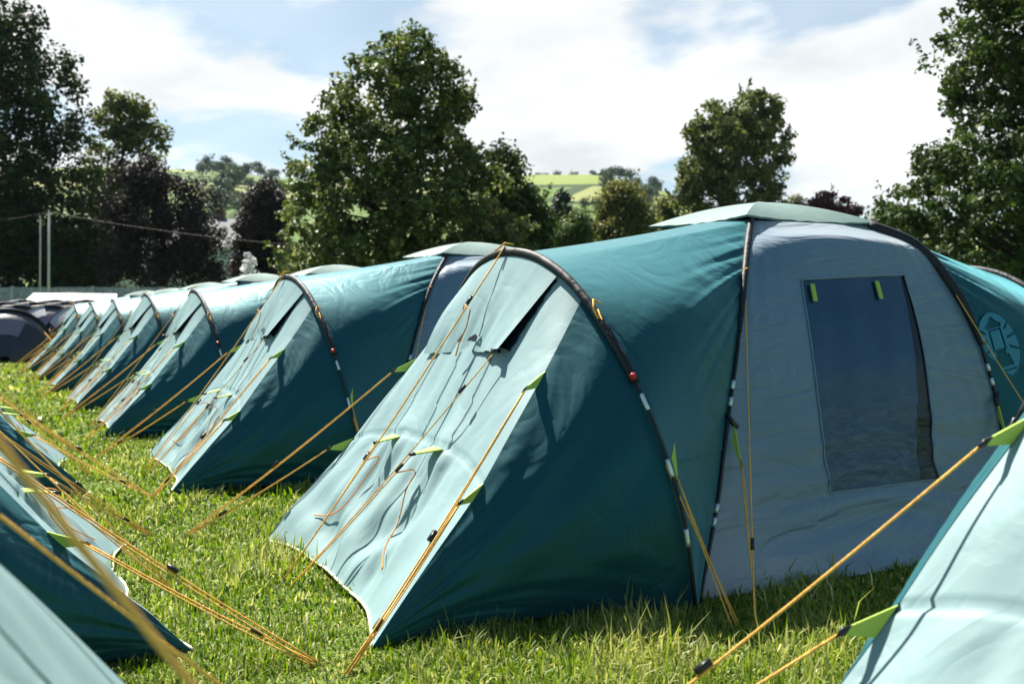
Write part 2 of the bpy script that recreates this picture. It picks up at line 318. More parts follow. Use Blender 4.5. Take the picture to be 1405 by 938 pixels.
# ---- tunnels, pods
def add_pod(sx, Pn, Pf):
    T = (lambda P: P) if sx < 0 else fx
    D = dcurve(Pn if sx < 0 else fx(Pn), Pf if sx < 0 else fx(Pf))
    G = tunnel_grid(D, ARCH); mb = MB().grid(T(G)); tun = mb.obj('tunnel_panel', M['teal'], ROOT)
    # sewn seam line half way down the near and far flanks
    for q in (.145, .855):
        j = int(q*240); sl = G[2:66, j]+np.array([0, -.004 if q < .5 else .004, 0]); MB().tube(T(sl), .004, 5).obj('seam_tape', M['teal'], tun)
    f = MB().grid(T(FRONT)).obj('front_panel', M['lit'], ROOT)
    MB().tube(T(FRONT[-1]+np.array([-.004, 0, .002])), .008, 6).obj('hem_binding', M['piping'], f)
    for s_ in (SEAM, SEAMF):
        MB().grid(T(side_panel(s_))).obj('side_panel', M['teal'], ROOT)
    # thin zip lines down the panel
    for c in (.30, .52, .72):
        P = np.array([fp(a, c+.02*math.sin(a*6), .004) for a in np.linspace(.30, .57, 30)]); MB().tube(T(P), .0025, 5).obj('zip_line', M['lit'], f)
    # vent hood, propped clear of a black mesh opening
    n = norm([-.8, 0, .6]); 
    top = np.array([fp(.012, c, .02) for c in np.linspace(.13, .90, 30)])
    low = np.array([fp(.29, .84, .03)*(1-t)+fp(.297, .235, .06)*t - n*.05*math.sin(math.pi*t)+np.array([0,0,.03])*math.sin(math.pi*t) for t in np.linspace(1, 0, 30)])
    lf = np.array([top[0]*(1-t)+low[0]*t for t in np.linspace(0, 1, 24)]); rt = np.array([top[-1]*(1-t)+low[-1]*t+n*.03*math.sin(math.pi*t) for t in np.linspace(0, 1, 24)])
    H = coons(lf, rt, top, low); cc = np.linspace(0, 1, 30)[:, None]; rr = np.linspace(0, 1, 24)[None, :]
    H = H+n*((.008*np.sin(cc*34+rr*3)+.006*np.sin(cc*61-rr*7))*rr*np.sin(np.pi*cc)**.4)[..., None]
    h = MB().grid(T(H)).obj('vent_hood', M['lit'], ROOT)
    V = np.array([[fp(a, (.12+(.22-.12)*a/.275)*(1-c)+.86*c, .006) for a in np.linspace(.02, .275, 14)] for c in np.linspace(0, 1, 20)])
    MB().grid(T(V)).obj('vent_mesh', M['inner'], ROOT)
    # arch: fat sleeve above, bare pole below
    A = ARCH+np.array([-.02, 0, .012]); k = int(.225*240)
    out = norm
    rad = .025*np.ones(241-2*k)
    MB().tube(T(A[k:241-k:2]), rad[::2], 10).obj('arch_sleeve', M['sleeve'], ROOT)
    for seg in (A[:k+3], A[::-1][:k+3]):
        off = np.array([-.012, -.02 if seg[0, 1] < 0 else .02, 0])
        p = MB().tube(T(seg[::3]+off), .009, 8).obj('arch_pole', M['pole'], ROOT)
        for q in (.30, .62, .93):
            i = int(q*(len(seg)-6)); MB().tube(T(seg[i:i+5]+off), .0115, 8).obj('ferrule', M['ferrule'], p)
        i = len(seg)-2; d = seg[i]-seg[i-3]
        if seg[0, 1] < 0: MB().tube(T(np.array([seg[i]+off-norm(d)*.0, seg[i]+off+norm(d)*.03])), .017, 8).obj('red_clip', M['red'], p)
    # guy ropes
    def rope(pts, r=.0042, mat='rope', name='guy_rope', parent=ROOT, runner=None, second=False):
        pts = np.array(pts, float)
        if len(pts) == 2:
            L = np.linalg.norm(pts[1]-pts[0]); t = np.linspace(0, 1, 9)[:, None]
            pts = pts[0]*(1-t)+pts[1]*t-np.array([0, 0, .012*L])*np.sin(np.pi*t)
        o = MB().tube(T(pts), r, 6).obj(name, M[mat], parent)
        if second: o.data.name = 'second_line'
        if runner is not None:
            p = pts[0]*(1-runner)+pts[-1]*runner; d = norm(pts[-1]-pts[0]); b = norm(np.cross(d, [0, 0, 1.])); c = np.cross(d, b)
            ax = np.array([d, b, c]); 
            if sx > 0: ax = ax*np.array([-1, 1, 1]); p = p*np.array([-1, 1, 1])
            MB().box(p, .028, .010, .008, ax).obj('line_runner', M['black'], o)
        return o
    def tab(base, along, tip, w=.055):
        base, tip, along = map(np.asarray, (base, tip, norm(along)))
        a, b = base-along*w, base+along*w; t = norm(np.cross(tip-base, along))*.004; q = tip-along*.012; q2 = tip+along*.012
        mb = MB(); bb = [a+t, b+t, q2+t, q+t, a-t, b-t, q2-t, q-t]; mb.v = [tuple(p) for p in T(np.array(bb))]
        mb.f = [(0,1,2,3),(7,6,5,4),(0,4,5,1),(1,5,6,2),(2,6,7,3),(3,7,4,0)]
        o = mb.obj('guy_tab', M['lime'], ROOT, smooth=False)
        d = norm(tip-base); ax = np.array([along, d, np.cross(along, d)]); p = tip.copy()
        if sx > 0: ax = ax*np.array([-1, 1, 1]); p = p*np.array([-1, 1, 1])
        MB().box(p, .017, .014, .008, ax).obj('buckle', M['black'], o)
        return tip
    pegA = np.array([-3.37, .14, -.03]); pegA2 = np.array([-3.35, .05, -.03])
    for y, sg in ((-1, 0), (1, 1)):
        pegB = np.array([-3.55, -1.43, -.03]) if not sg else np.array([-3.66, 1.60, -.03])
        S = SEAM if not sg else SEAMF
        for q, rn in ((.27, .55), (.60, .70)):
            i = int(q*89); P = S[i]; d = norm(S[i+3]-S[i-3]); dirn = norm(pegB-P)
            tip = P+dirn*.11+np.array([-.03, 0, .03])
            tab(P, d, tip); rope([tip, pegB], .0042, runner=rn)
            rope([tip+np.array([.012, .012, .0]), pegB+np.array([.03, .02, 0])], .0036, second=True)
        # arch ring and lower arch tab to the peg beside the pole foot
        pegH = np.array([-1.69, -1.745*(1 if not sg else -1), -.03]); fy = 1 if not sg else -1
        ring = np.array([-1.95, -.88*fy, 1.50]); rope([ring+np.array([-.01, -.03*fy, .0]), pegH], runner=.2)
        rope([ring+np.array([.03, 0, .03]), ring+np.array([-.03, -.02*fy, .05]), ring+np.array([-.05, -.05*fy, .0]), ring+np.array([-.02, -.05*fy, -.05])], .006, name='rope_knot')
        lp = np.array([-1.80, -1.345*fy, .80]); tip = lp+np.array([0, -.035*fy, -.13]); tab(lp, [0.3, .1, .9], tip, .04); rope([tip, pegH+np.array([-.05, 0, 0])], .0036); rope([tip, pegH+np.array([-.02, 0, 0])], .0036)
        Pn_ = (P1 if sx < 0 else fx(P2)); pr = curve_at(Pn_, .78)*np.array([1, fy, 1]); pegI = pegH+np.array([.06, 0, 0]) if sx < 0 else np.array([-1.5, -1.62*fy, -.03])
        rope([pr+np.array([-.01, -.02*fy, 0]), pegI], .0042, runner=.79)
        rope([pr+np.array([.02, -.01*fy, .03]), pr+np.array([-.02, -.03*fy, .02]), pr+np.array([-.01, -.035*fy, -.03])], .006, name='rope_knot')
        lp = curve_at(Pn_, .37)*np.array([1, fy, 1])+np.array([.03, -.03*fy, 0]); tip = lp+np.array([.0, -.06*fy, -.17]); tab(lp, [.1, 0, 1], tip, .06)
        rope([tip, pegI+np.array([.02, 0, 0])], .0034); rope([tip+np.array([.012, 0, 0]), pegI+np.array([.03, .01, 0])], .0034)
        MB().tube(T(np.array([curve_at(Pn_, .41)*np.array([1, fy, 1])+np.array([-.02, -.01*fy, 0]), lp+np.array([.02, -.01*fy, .02])])), .016, 6).obj('pole_strap', M['black'], ROOT)
        # dome poles
        PP = Pn_[:]*np.array([1, fy, 1])+np.array([-.005, -.015*fy, 0])
        mb = MB().tube(T(PP[:38:2]), .011, 8); p = mb.obj('dome_pole', M['pole'], ROOT)
        rs = np.interp(np.arange(36, 60), [36, 42, 59], [.012, .02, .022]) if sx < 0 else np.interp(np.arange(32, 60), [32, 40, 59], [.014, .036, .042])
        seg = PP[36:60] if sx < 0 else PP[32:60]
        MB().tube(T(seg[::1]), rs, 8).obj('pole_sleeve', M['sleeve'], ROOT)
        for q in (.16, .19, .43, .47, .66):
            i = q*59; a = curve_at(PP, q); b = curve_at(PP, q+(.02 if q < .6 else .045)); MB().tube(T(np.array([a, b])), .0125, 8).obj('ferrule', M['ferrule'], p)
    # crown ropes
    tp = np.array([-2.03, 0.0, 1.885]); rope([tp, pegA], .0050, runner=.17).data.name = 'crown_line'
    rope([tp+np.array([.05, -.02, .01]), tp+np.array([.0, .0, .02]), tp+np.array([-.06, .02, -.03])], .0065, name='rope_knot')
    loop = [tp*(1-q)+pegA*q for q in (.2, .2, .2, .2)]; l0 = loop[0]
    rope([l0, l0+np.array([.0, -.02, .03]), l0+np.array([.02, -.06, .0]), l0+np.array([.0, -.05, -.10]), l0+np.array([-.05, -.05, -.20]), l0+np.array([-.07, -.05, -.27])], .0042, 'cord', 'slack_cord')
    hb = low[0]; rope([hb, pegA2], .0040, runner=.16).data.name = 'hood_line'
    MB().box(T(hb[None])[0], .02, .02, .012).obj('buckle', M['black'], h)
    for c0, pg in ((.33, pegA2), (.66, pegA)):
        P = fp(.585, c0); tip = P+norm(pg-P)*.13+np.array([-.05, 0, .06])
        tab(P, [0, 1, 0], tip, .065); rope([tip, pg], .0040, runner=.10)
        # slack tail of the same line lying on the panel
        q = tip*.86+pg*.14; e = [q]
        for k_, (a, c) in enumerate(((.66, c0+.03), (.72, c0+.03), (.80, c0-.0), (.86, c0-.04), (.905, c0-.10)) if c0 < .5 else ((.66, c0+.0), (.74, c0+.02), (.82, c0+.03), (.87, c0+.10), (.89, c0+.18))):
            e.append(fp(a, c, .05-.009*k_))
        rope(resample(np.array(e), 30), .0040, 'cord', 'slack_cord')
add_pod(-1, P1, fl(P1)); add_pod(1, P2, fl(P2))

# ---- door walls with window
def door_wall(fy):
    Z = lambda P: P*np.array([1, fy, 1])
    n, m = 91, 91; A = resample(P1, m); B = resample(P2, m)
    t = np.linspace(0, 1, m)
    # window limits in (s,t)
    hA = A[:, 2]; tb = np.interp(.43, hA, t); ttp = np.interp(1.66, hA, t)
    tq = np.concatenate([np.linspace(0, tb, 25), np.linspace(tb, ttp, 46)[1:], np.linspace(ttp, 1, 22)[1:]])
    G = np.zeros((n, len(tq), 3)); S = np.zeros((n, len(tq)))
    for j, q in enumerate(tq):
        f_ = np.clip((q-tb)/(ttp-tb), 0, 1); sl = .345*(1-f_)+.26*f_; sr = .715*(1-f_)+.775*f_
        ss = np.concatenate([np.linspace(0, sl, 29), np.linspace(sl, sr, 37)[1:], np.linspace(sr, 1, 27)[1:]])
        a = curve_at(A, q); b = curve_at(B, q); S[:, j] = ss
        G[:, j] = a*(1-ss)[:, None]+b*ss[:, None]
    tt = tq[None]; w = G[..., 2]
    bow = -.03*np.sin(np.pi*S)*np.sin(np.pi*np.clip(tt, 0, 1))+.04*np.sin(np.pi*S)**.6*np.exp(-((w-1.8)/.2)**2)
    ripple = .010*np.sin(w*34+S*6+2*np.sin(S*9))*np.sin(np.pi*S)*np.clip((1.0-w)*2, .08, 1)
    ripple += .006*np.sin(S*90+w*7)*(np.exp(-(S/.12)**2)+np.exp(-((1-S)/.16)**2))*np.sin(np.pi*np.clip(S, 0, 1))**.3*.6
    seam = -.006*np.exp(-((w-1.735)/.008)**2)-.006*np.exp(-((w-.42)/.008)**2)
    G[..., 1] += -(bow+ripple+seam); G[..., 2] += .11*np.sin(np.pi*S)**.5*np.exp(-((w-1.85)/.12)**2)
    G[..., 1] -= .05*np.exp(-(w/.16)**2)*np.sin(np.pi*S)   # mud flap kicks out
    keep = np.ones((n-1, len(tq)-1), bool); keep[28:64, 24:69] = False
    d = MB().grid(Z(G), keep).obj('door_wall', M['slate'], ROOT)
    W = G[28:65, 24:70]; 
    edge = np.concatenate([W[:, 0], W[-1, 1:], W[::-1, -1][1:], W[0, ::-1][1:]])
    MB().tube(Z(edge+np.array([0, -.003, 0])), .0065, 5, False).obj('window_trim', M['slate'], d)
    back = np.array([0, .018, 0])
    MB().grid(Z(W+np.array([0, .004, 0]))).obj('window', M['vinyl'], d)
    # curtain inside, its right edge falls short of the frame and lets the dark interior show
    ci = np.linspace(0, 1, 37); Cg = W.copy(); fr = np.linspace(0, 1, 46)
    for j in range(46):
        e = .97*fr[j]+.86*(1-fr[j]); idx = ci*e*36
        for k in range(3): Cg[:, j, k] = np.interp(idx, np.arange(37), W[:, j, k])
    Cg = Cg[:, 16:]; zz = Cg[..., 2]
    Cg = Cg+back+np.array([0, 1, 0])*(.012*np.sin(ci*17+.5)[:, None]*np.ones((1, 30)))[..., None]*.6
    cur = MB().grid(Z(Cg)).obj('curtain', M['curtain'], d)
    # lower, creased curtain hem hangs a little further back
    Lg = W.copy()
    for j in range(46):
        e = .97*fr[j]+.86*(1-fr[j]); idx = ci*e*36
        for k in range(3): Lg[:, j, k] = np.interp(idx, np.arange(37), W[:, j, k])
    MB().grid(Z(Lg[:, :18]+back*1.6)).obj('curtain_hem', M['curtain'], cur)
    MB().grid(Z((W[:, ::5]-W.mean((0, 1)))*np.array([1.25, 1, 1.25])+W.mean((0, 1))+np.array([0, .10, 0]))).obj('interior_shade_sheet', M['inner'], d)  # dark sheet added behind the curtain to stand for the unlit interior
    for s_ in (.10, .70):
        i = int(s_*36); p = W[i, -2]+np.array([0, -.012, 0]); q = W[i, -6]+np.array([.005, -.014, 0])
        mb = MB().box(Z(((p+q)/2)[None])[0], .016, .004, np.linalg.norm(p-q)/2, np.array([[1, 0, 0], [0, 1, 0], norm((p-q)*np.array([1, fy, 1]))])); mb.obj('toggle', M['lime'], cur, smooth=False)
door_wall(1); door_wall(-1)

# ---- emblem printed on the right hand tunnel, seen beside the pole
def emblem():
    D = dcurve(fx(P2), fl(fx(P2))); G = fx(tunnel_grid(D, ARCH)); 
    q = G-CAM; z = q@FV; px = CX+F_PX*(q@RV)/z; py = HY-F_PX*q[..., 2]/z
    G2 = G.copy()
    half = G[..., 1] < -.2
    dist = (px-1371)**2+(py-472)**2; dist[~half] = 1e9
    i, j = np.unravel_index(np.argmin(dist), dist.shape); c = G[i, j]
    # local axes: up the cloth and along the tent
    up = norm(G[i, j+6]-G[i, j-6]); al = norm(G[i+5, j]-G[i-5, j]); al = norm(al-up*(al@up)); n = np.cross(up, al)
    if n[1] > 0: n = -n
    a, b = .145, .225; N = 72
    Pts = G[half]; loc = np.stack([(Pts-c)@al, (Pts-c)@up], 1); hgt = (Pts-c)@n
    sel = (np.abs(loc) < .5).all(1); loc = loc[sel]; hgt = hgt[sel]
    U = np.linspace(-1, 1, N+1); keep = np.zeros((N, N), bool); P = np.zeros((N+1, N+1, 3))
    A = np.stack([np.ones(len(loc)), loc[:, 0], loc[:, 1], loc[:, 0]**2, loc[:, 0]*loc[:, 1], loc[:, 1]**2, loc[:, 0]**3, loc[:, 1]**3, loc[:, 0]**2*loc[:, 1], loc[:, 0]*loc[:, 1]**2], 1)
    co = np.linalg.lstsq(A, hgt, rcond=None)[0]
    for k, u in enumerate(U):
        for l, v in enumerate(U):
            x, y = u*a, v*b; h = co@np.array([1, x, y, x*x, x*y, y*y, x**3, y**3, x*x*y, x*y*y]); P[k, l] = c+al*x+up*y+n*(h+.006)
    for k in range(N):
        for l in range(N):
            x = (U[k]+U[k+1])/2; y = (U[l]+U[l+1])/2
            ok = x*x+y*y < 1
            ax = abs(x)
            capd = (y > .52 and y < .66 and ax < .42) or (y >= .66 and y < .80 and ax < .30-(y-.66)*1.2) or (.8 <= y < .86 and ax < .10)
            globe = (-.12 < y < .48 and .26 < ax < .33) or (.44 < y < .49 and ax < .33) or (-.16 < y < -.10 and ax < .33)
            neck = -.30 < y < -.16 and ax < .24
            base = (-.66 < y < -.30 and ax < .36+(-.30-y)*.35) ; line = -.80 < y < -.74 and ax < .55
            inner = False
            ray = ax > .5 and any(abs(y-(y0+sl*(ax-.5))) < .035+.03*(ax-.5) for y0, sl in ((.42, .55), (.17, .1), (-.10, -.35)))
            keep[k, l] = ok and not (capd or globe or neck or base or line or ray)
    tun = [o for o in ROOT.children if o.name.startswith('tunnel_panel')][1]
    MB().grid(P, keep).obj('emblem', M['emblem'], tun)
emblem()

GRP = 'big teal tents in two facing rows'
ROW = [(1, -.14, 'second teal tent in the long row, partly behind the big whole one'),
       (2, -.22, 'third teal tent from the front of the long row, its arch left of the second'),
       (3, -.24, 'fourth teal tent back in the long row, half hidden by the third'),
       (4, -.28, 'fifth teal tent back in the long row, a narrow pale slope'),
       (5, -.33, 'sixth teal tent back in the long row, second last before the end'),
       (6, -.38, 'farthest teal tent of the long row, beside the dark dome tents'),
       (-1, 0.04, 'pale aqua tent slope cut off by the right edge, closest to the viewer')]
for k, dx, lab in ROW:
    vz = 1+.012*math.sin(k*2.3+.4) if k > 0 else 1.
    rt_ = dup(ROOT, lab, (dx, 4.35*k if k > 0 else -4.41, 0), random.uniform(-.03, .03) if k > 0 else 0, GRP)
    rt_.scale = (1, 1, vz)
    for ch in list(rt_.children):
        if k == -1 and ch.data and ch.data.name.startswith('second_line'): drop(ch)
for k, lab in ((0, 'left hand tent with navy shaded flank, its toe corner beside the grass in the foreground'),
               (1, 'smaller looking left hand tent beyond, its pale toe tip ending in the grass'),
               (-1, 'blurred pale tent slope filling the bottom left corner, nearest on the left')):
    rt_ = dup(ROOT, lab, (-7.25+(.03 if k == -1 else 0), .28+4.4*k+(.0 if k == -1 else -.09), 0), math.pi+(0 if k == -1 else D2R(2.5)), GRP)
    rt_.scale = (1, 1, 1 if k == -1 else .85)
    if k == -1:     # the closest tent shows only two of its lines
        for ch in list(rt_.children):
            if ch.name.startswith('guy_rope'):
                for g_ in list(ch.children): bpy.data.objects.remove(g_)
                if ch.data.name.startswith(('second_line', 'hood_line')): drop(ch)
            elif ch.name.startswith('slack_cord'): drop(ch)
# ------------------------------------------------------------------ world, sun, camera
SUN = norm([-.07, .58, .81]); ELEV = math.asin(SUN[2]); AZ = math.atan2(SUN[0], SUN[1])
w = bpy.data.worlds.new('World'); sc.world = w; w.use_nodes = True; nt = w.node_tree; L = nt.links
bg = nt.nodes['Background']; bg.inputs['Strength'].default_value = .05
sky = nd(nt, 'ShaderNodeTexSky', sky_type='NISHITA'); sky.sun_disc = False; sky.sun_elevation = ELEV; sky.sun_rotation = AZ; sky.air_density = .8; sky.dust_density = .6; sky.ozone_density = .5
tc = nd(nt, 'ShaderNodeTexCoord')
sep = nd(nt, 'ShaderNodeSeparateXYZ'); L.new(tc.outputs['Generated'], sep.inputs[0])
# flatten the direction onto a cloud deck so the clouds shrink to the horizon
zz = nd(nt, 'ShaderNodeMath', operation='ADD'); zz.inputs[1].default_value = .22; L.new(sep.outputs['Z'], zz.inputs[0])
mxz = nd(nt, 'ShaderNodeMath', operation='MAXIMUM'); mxz.inputs[1].default_value = .05; L.new(zz.outputs[0], mxz.inputs[0])
dv = nd(nt, 'ShaderNodeVectorMath', operation='DIVIDE'); L.new(tc.outputs['Generated'], dv.inputs[0])
cb = nd(nt, 'ShaderNodeCombineXYZ'); [L.new(mxz.outputs[0], cb.inputs[i]) for i in range(3)]; L.new(cb.outputs[0], dv.inputs[1])
mp = nd(nt, 'ShaderNodeMapping', Scale=(1, 1, .35), Location=(6.3, 2.7, .4)); L.new(dv.outputs[0], mp.inputs['Vector'])
n1 = nd(nt, 'ShaderNodeTexNoise', Scale=1.5, Detail=10., Roughness=.52, Distortion=.15); L.new(mp.outputs[0], n1.inputs['Vector'])
n2 = nd(nt, 'ShaderNodeTexNoise', Scale=1.7, Detail=8., Roughness=.55, Distortion=.3); L.new(mp.outputs[0], n2.inputs['Vector'])
# more cover over the hills ahead, unseen sky behind kept cloudless to weaken the fill light
dot = nd(nt, 'ShaderNodeVectorMath', operation='DOT_PRODUCT'); dot.inputs[1].default_value = (math.sin(YAW+.12), math.cos(YAW+.12), 0); L.new(tc.outputs['Generated'], dot.inputs[0])
cov = nd(nt, 'ShaderNodeMapRange'); cov.inputs[1].default_value = -.1; cov.inputs[2].default_value = .95; cov.inputs[3].default_value = -.42; cov.inputs[4].default_value = .125; L.new(dot.outputs['Value'], cov.inputs[0])
ad = nd(nt, 'ShaderNodeMath', operation='ADD'); L.new(n1.outputs['Fac'], ad.inputs[0]); L.new(cov.outputs[0], ad.inputs[1])
cm = ramp(nt, [(.47, (0, 0, 0)), (.575, (1, 1, 1))]); L.new(ad.outputs[0], cm.inputs['Fac'])
cc = ramp(nt, [(.36, (6.5, 6.8, 6.95)), (.56, (8.9, 9.0, 8.95))]); L.new(n2.outputs['Fac'], cc.inputs['Fac'])
mix = nd(nt, 'ShaderNodeMixRGB'); veil = nd(nt, 'ShaderNodeMapRange'); veil.inputs[1].default_value = .2; veil.inputs[2].default_value = .9; veil.inputs[3].default_value = 0; veil.inputs[4].default_value = .38; L.new(dot.outputs['Value'], veil.inputs[0])
vm = nd(nt, 'ShaderNodeMath', operation='MAXIMUM'); L.new(cm.outputs['Color'], vm.inputs[0]); L.new(veil.outputs[0], vm.inputs[1]); L.new(vm.outputs[0], mix.inputs[0]); tint = nd(nt, 'ShaderNodeMixRGB', blend_type='MULTIPLY'); tint.inputs[0].default_value = 1; tint.inputs[2].default_value = (.86, 1.08, 1.04, 1); L.new(sky.outputs[0], tint.inputs[1]); L.new(tint.outputs[0], mix.inputs[1]); L.new(cc.outputs['Color'], mix.inputs[2]); L.new(mix.outputs[0], bg.inputs['Color'])
CLOUDMIX = mix
sl = bpy.data.lights.new('sun', 'SUN'); sl.energy = 5.0; sl.angle = D2R(.5); sl.color = (1, .95, .86)
so = bpy.data.objects.new('sun', sl); COL.objects.link(so); so.rotation_euler = Vector(-SUN).to_track_quat('-Z', 'Y').to_euler()
cam = bpy.data.cameras.new('camera'); co_ = bpy.data.objects.new('camera', cam); COL.objects.link(co_); sc.camera = co_
co_.location = CAM; co_.rotation_euler = (math.pi/2, 0, -YAW); cam.sensor_width = 36; cam.lens = F_PX/1405*36; cam.shift_y = -32/1405; cam.clip_end = 6000; cam.clip_start = .03
cam.dof.use_dof = True; cam.dof.focus_distance = 5.7; cam.dof.aperture_fstop = 2.8
sc.view_settings.view_transform = 'Standard'; sc.view_settings.look = 'None'; sc.view_settings.exposure = 1.35; sc.view_settings.gamma = 1

# ------------------------------------------------------------------ terrain
def smooth(x, a, b): t = np.clip((x-a)/(b-a), 0, 1); return t*t*(3-2*t)
def vnoise(x, y, s, seed=0.):
    return np.array([mnoise.noise(Vector((a/s+seed, b/s-seed, seed*.7))) for a, b in zip(np.ravel(x), np.ravel(y))]).reshape(np.shape(x))
def ground_h(X, Y):
    dx, dy = X-CAM[0], Y-CAM[1]; z = dx*FV[0]+dy*FV[1]; x = dx*RV[0]+dy*RV[1]
    r = np.hypot(dx, dy); px = np.where(z > 1, CX+F_PX*x/np.maximum(z, 1), np.where(x > 0, 3000, -3000)); px = np.clip(px, -900, 2300)
    top = np.interp(px, [-900, 0, 200, 300, 400, 600, 745, 830, 900, 1000, 1150, 1400, 2300], [60, 92, 100, 99, 94, 98, 101, 101, 88, 70, 55, 50, 60])
    h = top*smooth(r, 150, 720)
    h = np.where(r > 720, top+ (r-720)*.0, h)
    return h
nr, na = 150, 220
rad = np.concatenate([[0], np.geomspace(1.2, 3500, nr)]); ang = np.linspace(0, 2*np.pi, na, endpoint=False)
X = CAM[0]+rad[:, None]*np.cos(ang); Y = CAM[1]+rad[:, None]*np.sin(ang); H = ground_h(X, Y)
far = smooth(rad, 180, 400)[:, None]; H = H+far*6*vnoise(X, Y, 130., 3.)
near = np.exp(-(rad/45)**2)[:, None]; H = H+near*.012*vnoise(X, Y, .8, 1.)-.012*near
mb = MB(); mb.v = [tuple(p) for p in np.stack([X, Y, H], 2).reshape(-1, 3)]
for i in range(nr):
    for j in range(na):
        k = (j+1) % na; mb.f.append((i*na+j, (i+1)*na+j, (i+1)*na+k, i*na+k))
def ground_mat():
    m, nt, out = new_mat('grass_ground'); L = nt.links
    geo = nd(nt, 'ShaderNodeNewGeometry'); b = nd(nt, 'ShaderNodeBsdfPrincipled', Roughness=.9); b.inputs['Specular IOR Level'].default_value = .15
    n1 = nd(nt, 'ShaderNodeTexNoise', Scale=.9, Detail=6., Roughness=.65); n2 = nd(nt, 'ShaderNodeTexNoise', Scale=26., Detail=4., Roughness=.7)
    L.new(geo.outputs['Position'], n1.inputs['Vector']); L.new(geo.outputs['Position'], n2.inputs['Vector'])
    r1 = ramp(nt, [(.32, (.07, .12, .016)), (.5, (.12, .18, .026)), (.68, (.24, .23, .065))]); L.new(n1.outputs['Fac'], r1.inputs['Fac'])
    r2 = ramp(nt, [(.3, (.45, .45, .45)), (.7, (1.2, 1.2, 1.2))]); L.new(n2.outputs['Fac'], r2.inputs['Fac'])
    mu = nd(nt, 'ShaderNodeMixRGB', blend_type='MULTIPLY'); mu.inputs[0].default_value = 1; L.new(r1.outputs[0], mu.inputs[1]); L.new(r2.outputs[0], mu.inputs[2])
    v = nd(nt, 'ShaderNodeTexVoronoi', Scale=.0095); v.feature = 'F1'; L.new(geo.outputs['Position'], v.inputs['Vector'])
    sp = nd(nt, 'ShaderNodeSeparateXYZ'); L.new(v.outputs['Color'], sp.inputs[0])
    r3 = ramp(nt, [(0, (.07, .12, .03)), (.4, (.12, .19, .04)), (.75, (.19, .24, .06)), (1, (.24, .25, .09))]); L.new(sp.outputs[0], r3.inputs['Fac'])
    ve = nd(nt, 'ShaderNodeTexVoronoi', Scale=.0095); ve.feature = 'DISTANCE_TO_EDGE'; L.new(geo.outputs['Position'], ve.inputs['Vector'])
    he = nd(nt, 'ShaderNodeMath', operation='LESS_THAN'); he.inputs[1].default_value = .03; L.new(ve.outputs['Distance'], he.inputs[0])
    hm = nd(nt, 'ShaderNodeMixRGB'); hm.inputs[2].default_value = (.035, .06, .02, 1); L.new(he.outputs[0], hm.inputs[0]); L.new(r3.outputs[0], hm.inputs[1])
    ds = nd(nt, 'ShaderNodeVectorMath', operation='DISTANCE'); ds.inputs[1].default_value = tuple(CAM); L.new(geo.outputs['Position'], ds.inputs[0])
    mr = nd(nt, 'ShaderNodeMapRange'); mr.inputs[1].default_value = 90; mr.inputs[2].default_value = 220; L.new(ds.outputs['Value'], mr.inputs[0])
    mx = nd(nt, 'ShaderNodeMixRGB'); L.new(mr.outputs[0], mx.inputs[0]); L.new(mu.outputs[0], mx.inputs[1]); L.new(hm.outputs[0], mx.inputs[2]); L.new(mx.outputs[0], b.inputs['Base Color'])
    bp = nd(nt, 'ShaderNodeBump', Strength=.7, Distance=.03); L.new(n2.outputs['Fac'], bp.inputs['Height']); L.new(bp.outputs['Normal'], b.inputs['Normal'])
    L.new(b.outputs[0], out.inputs['Surface']); return m
g = mb.obj('ground', ground_mat()); g['kind'] = 'structure'

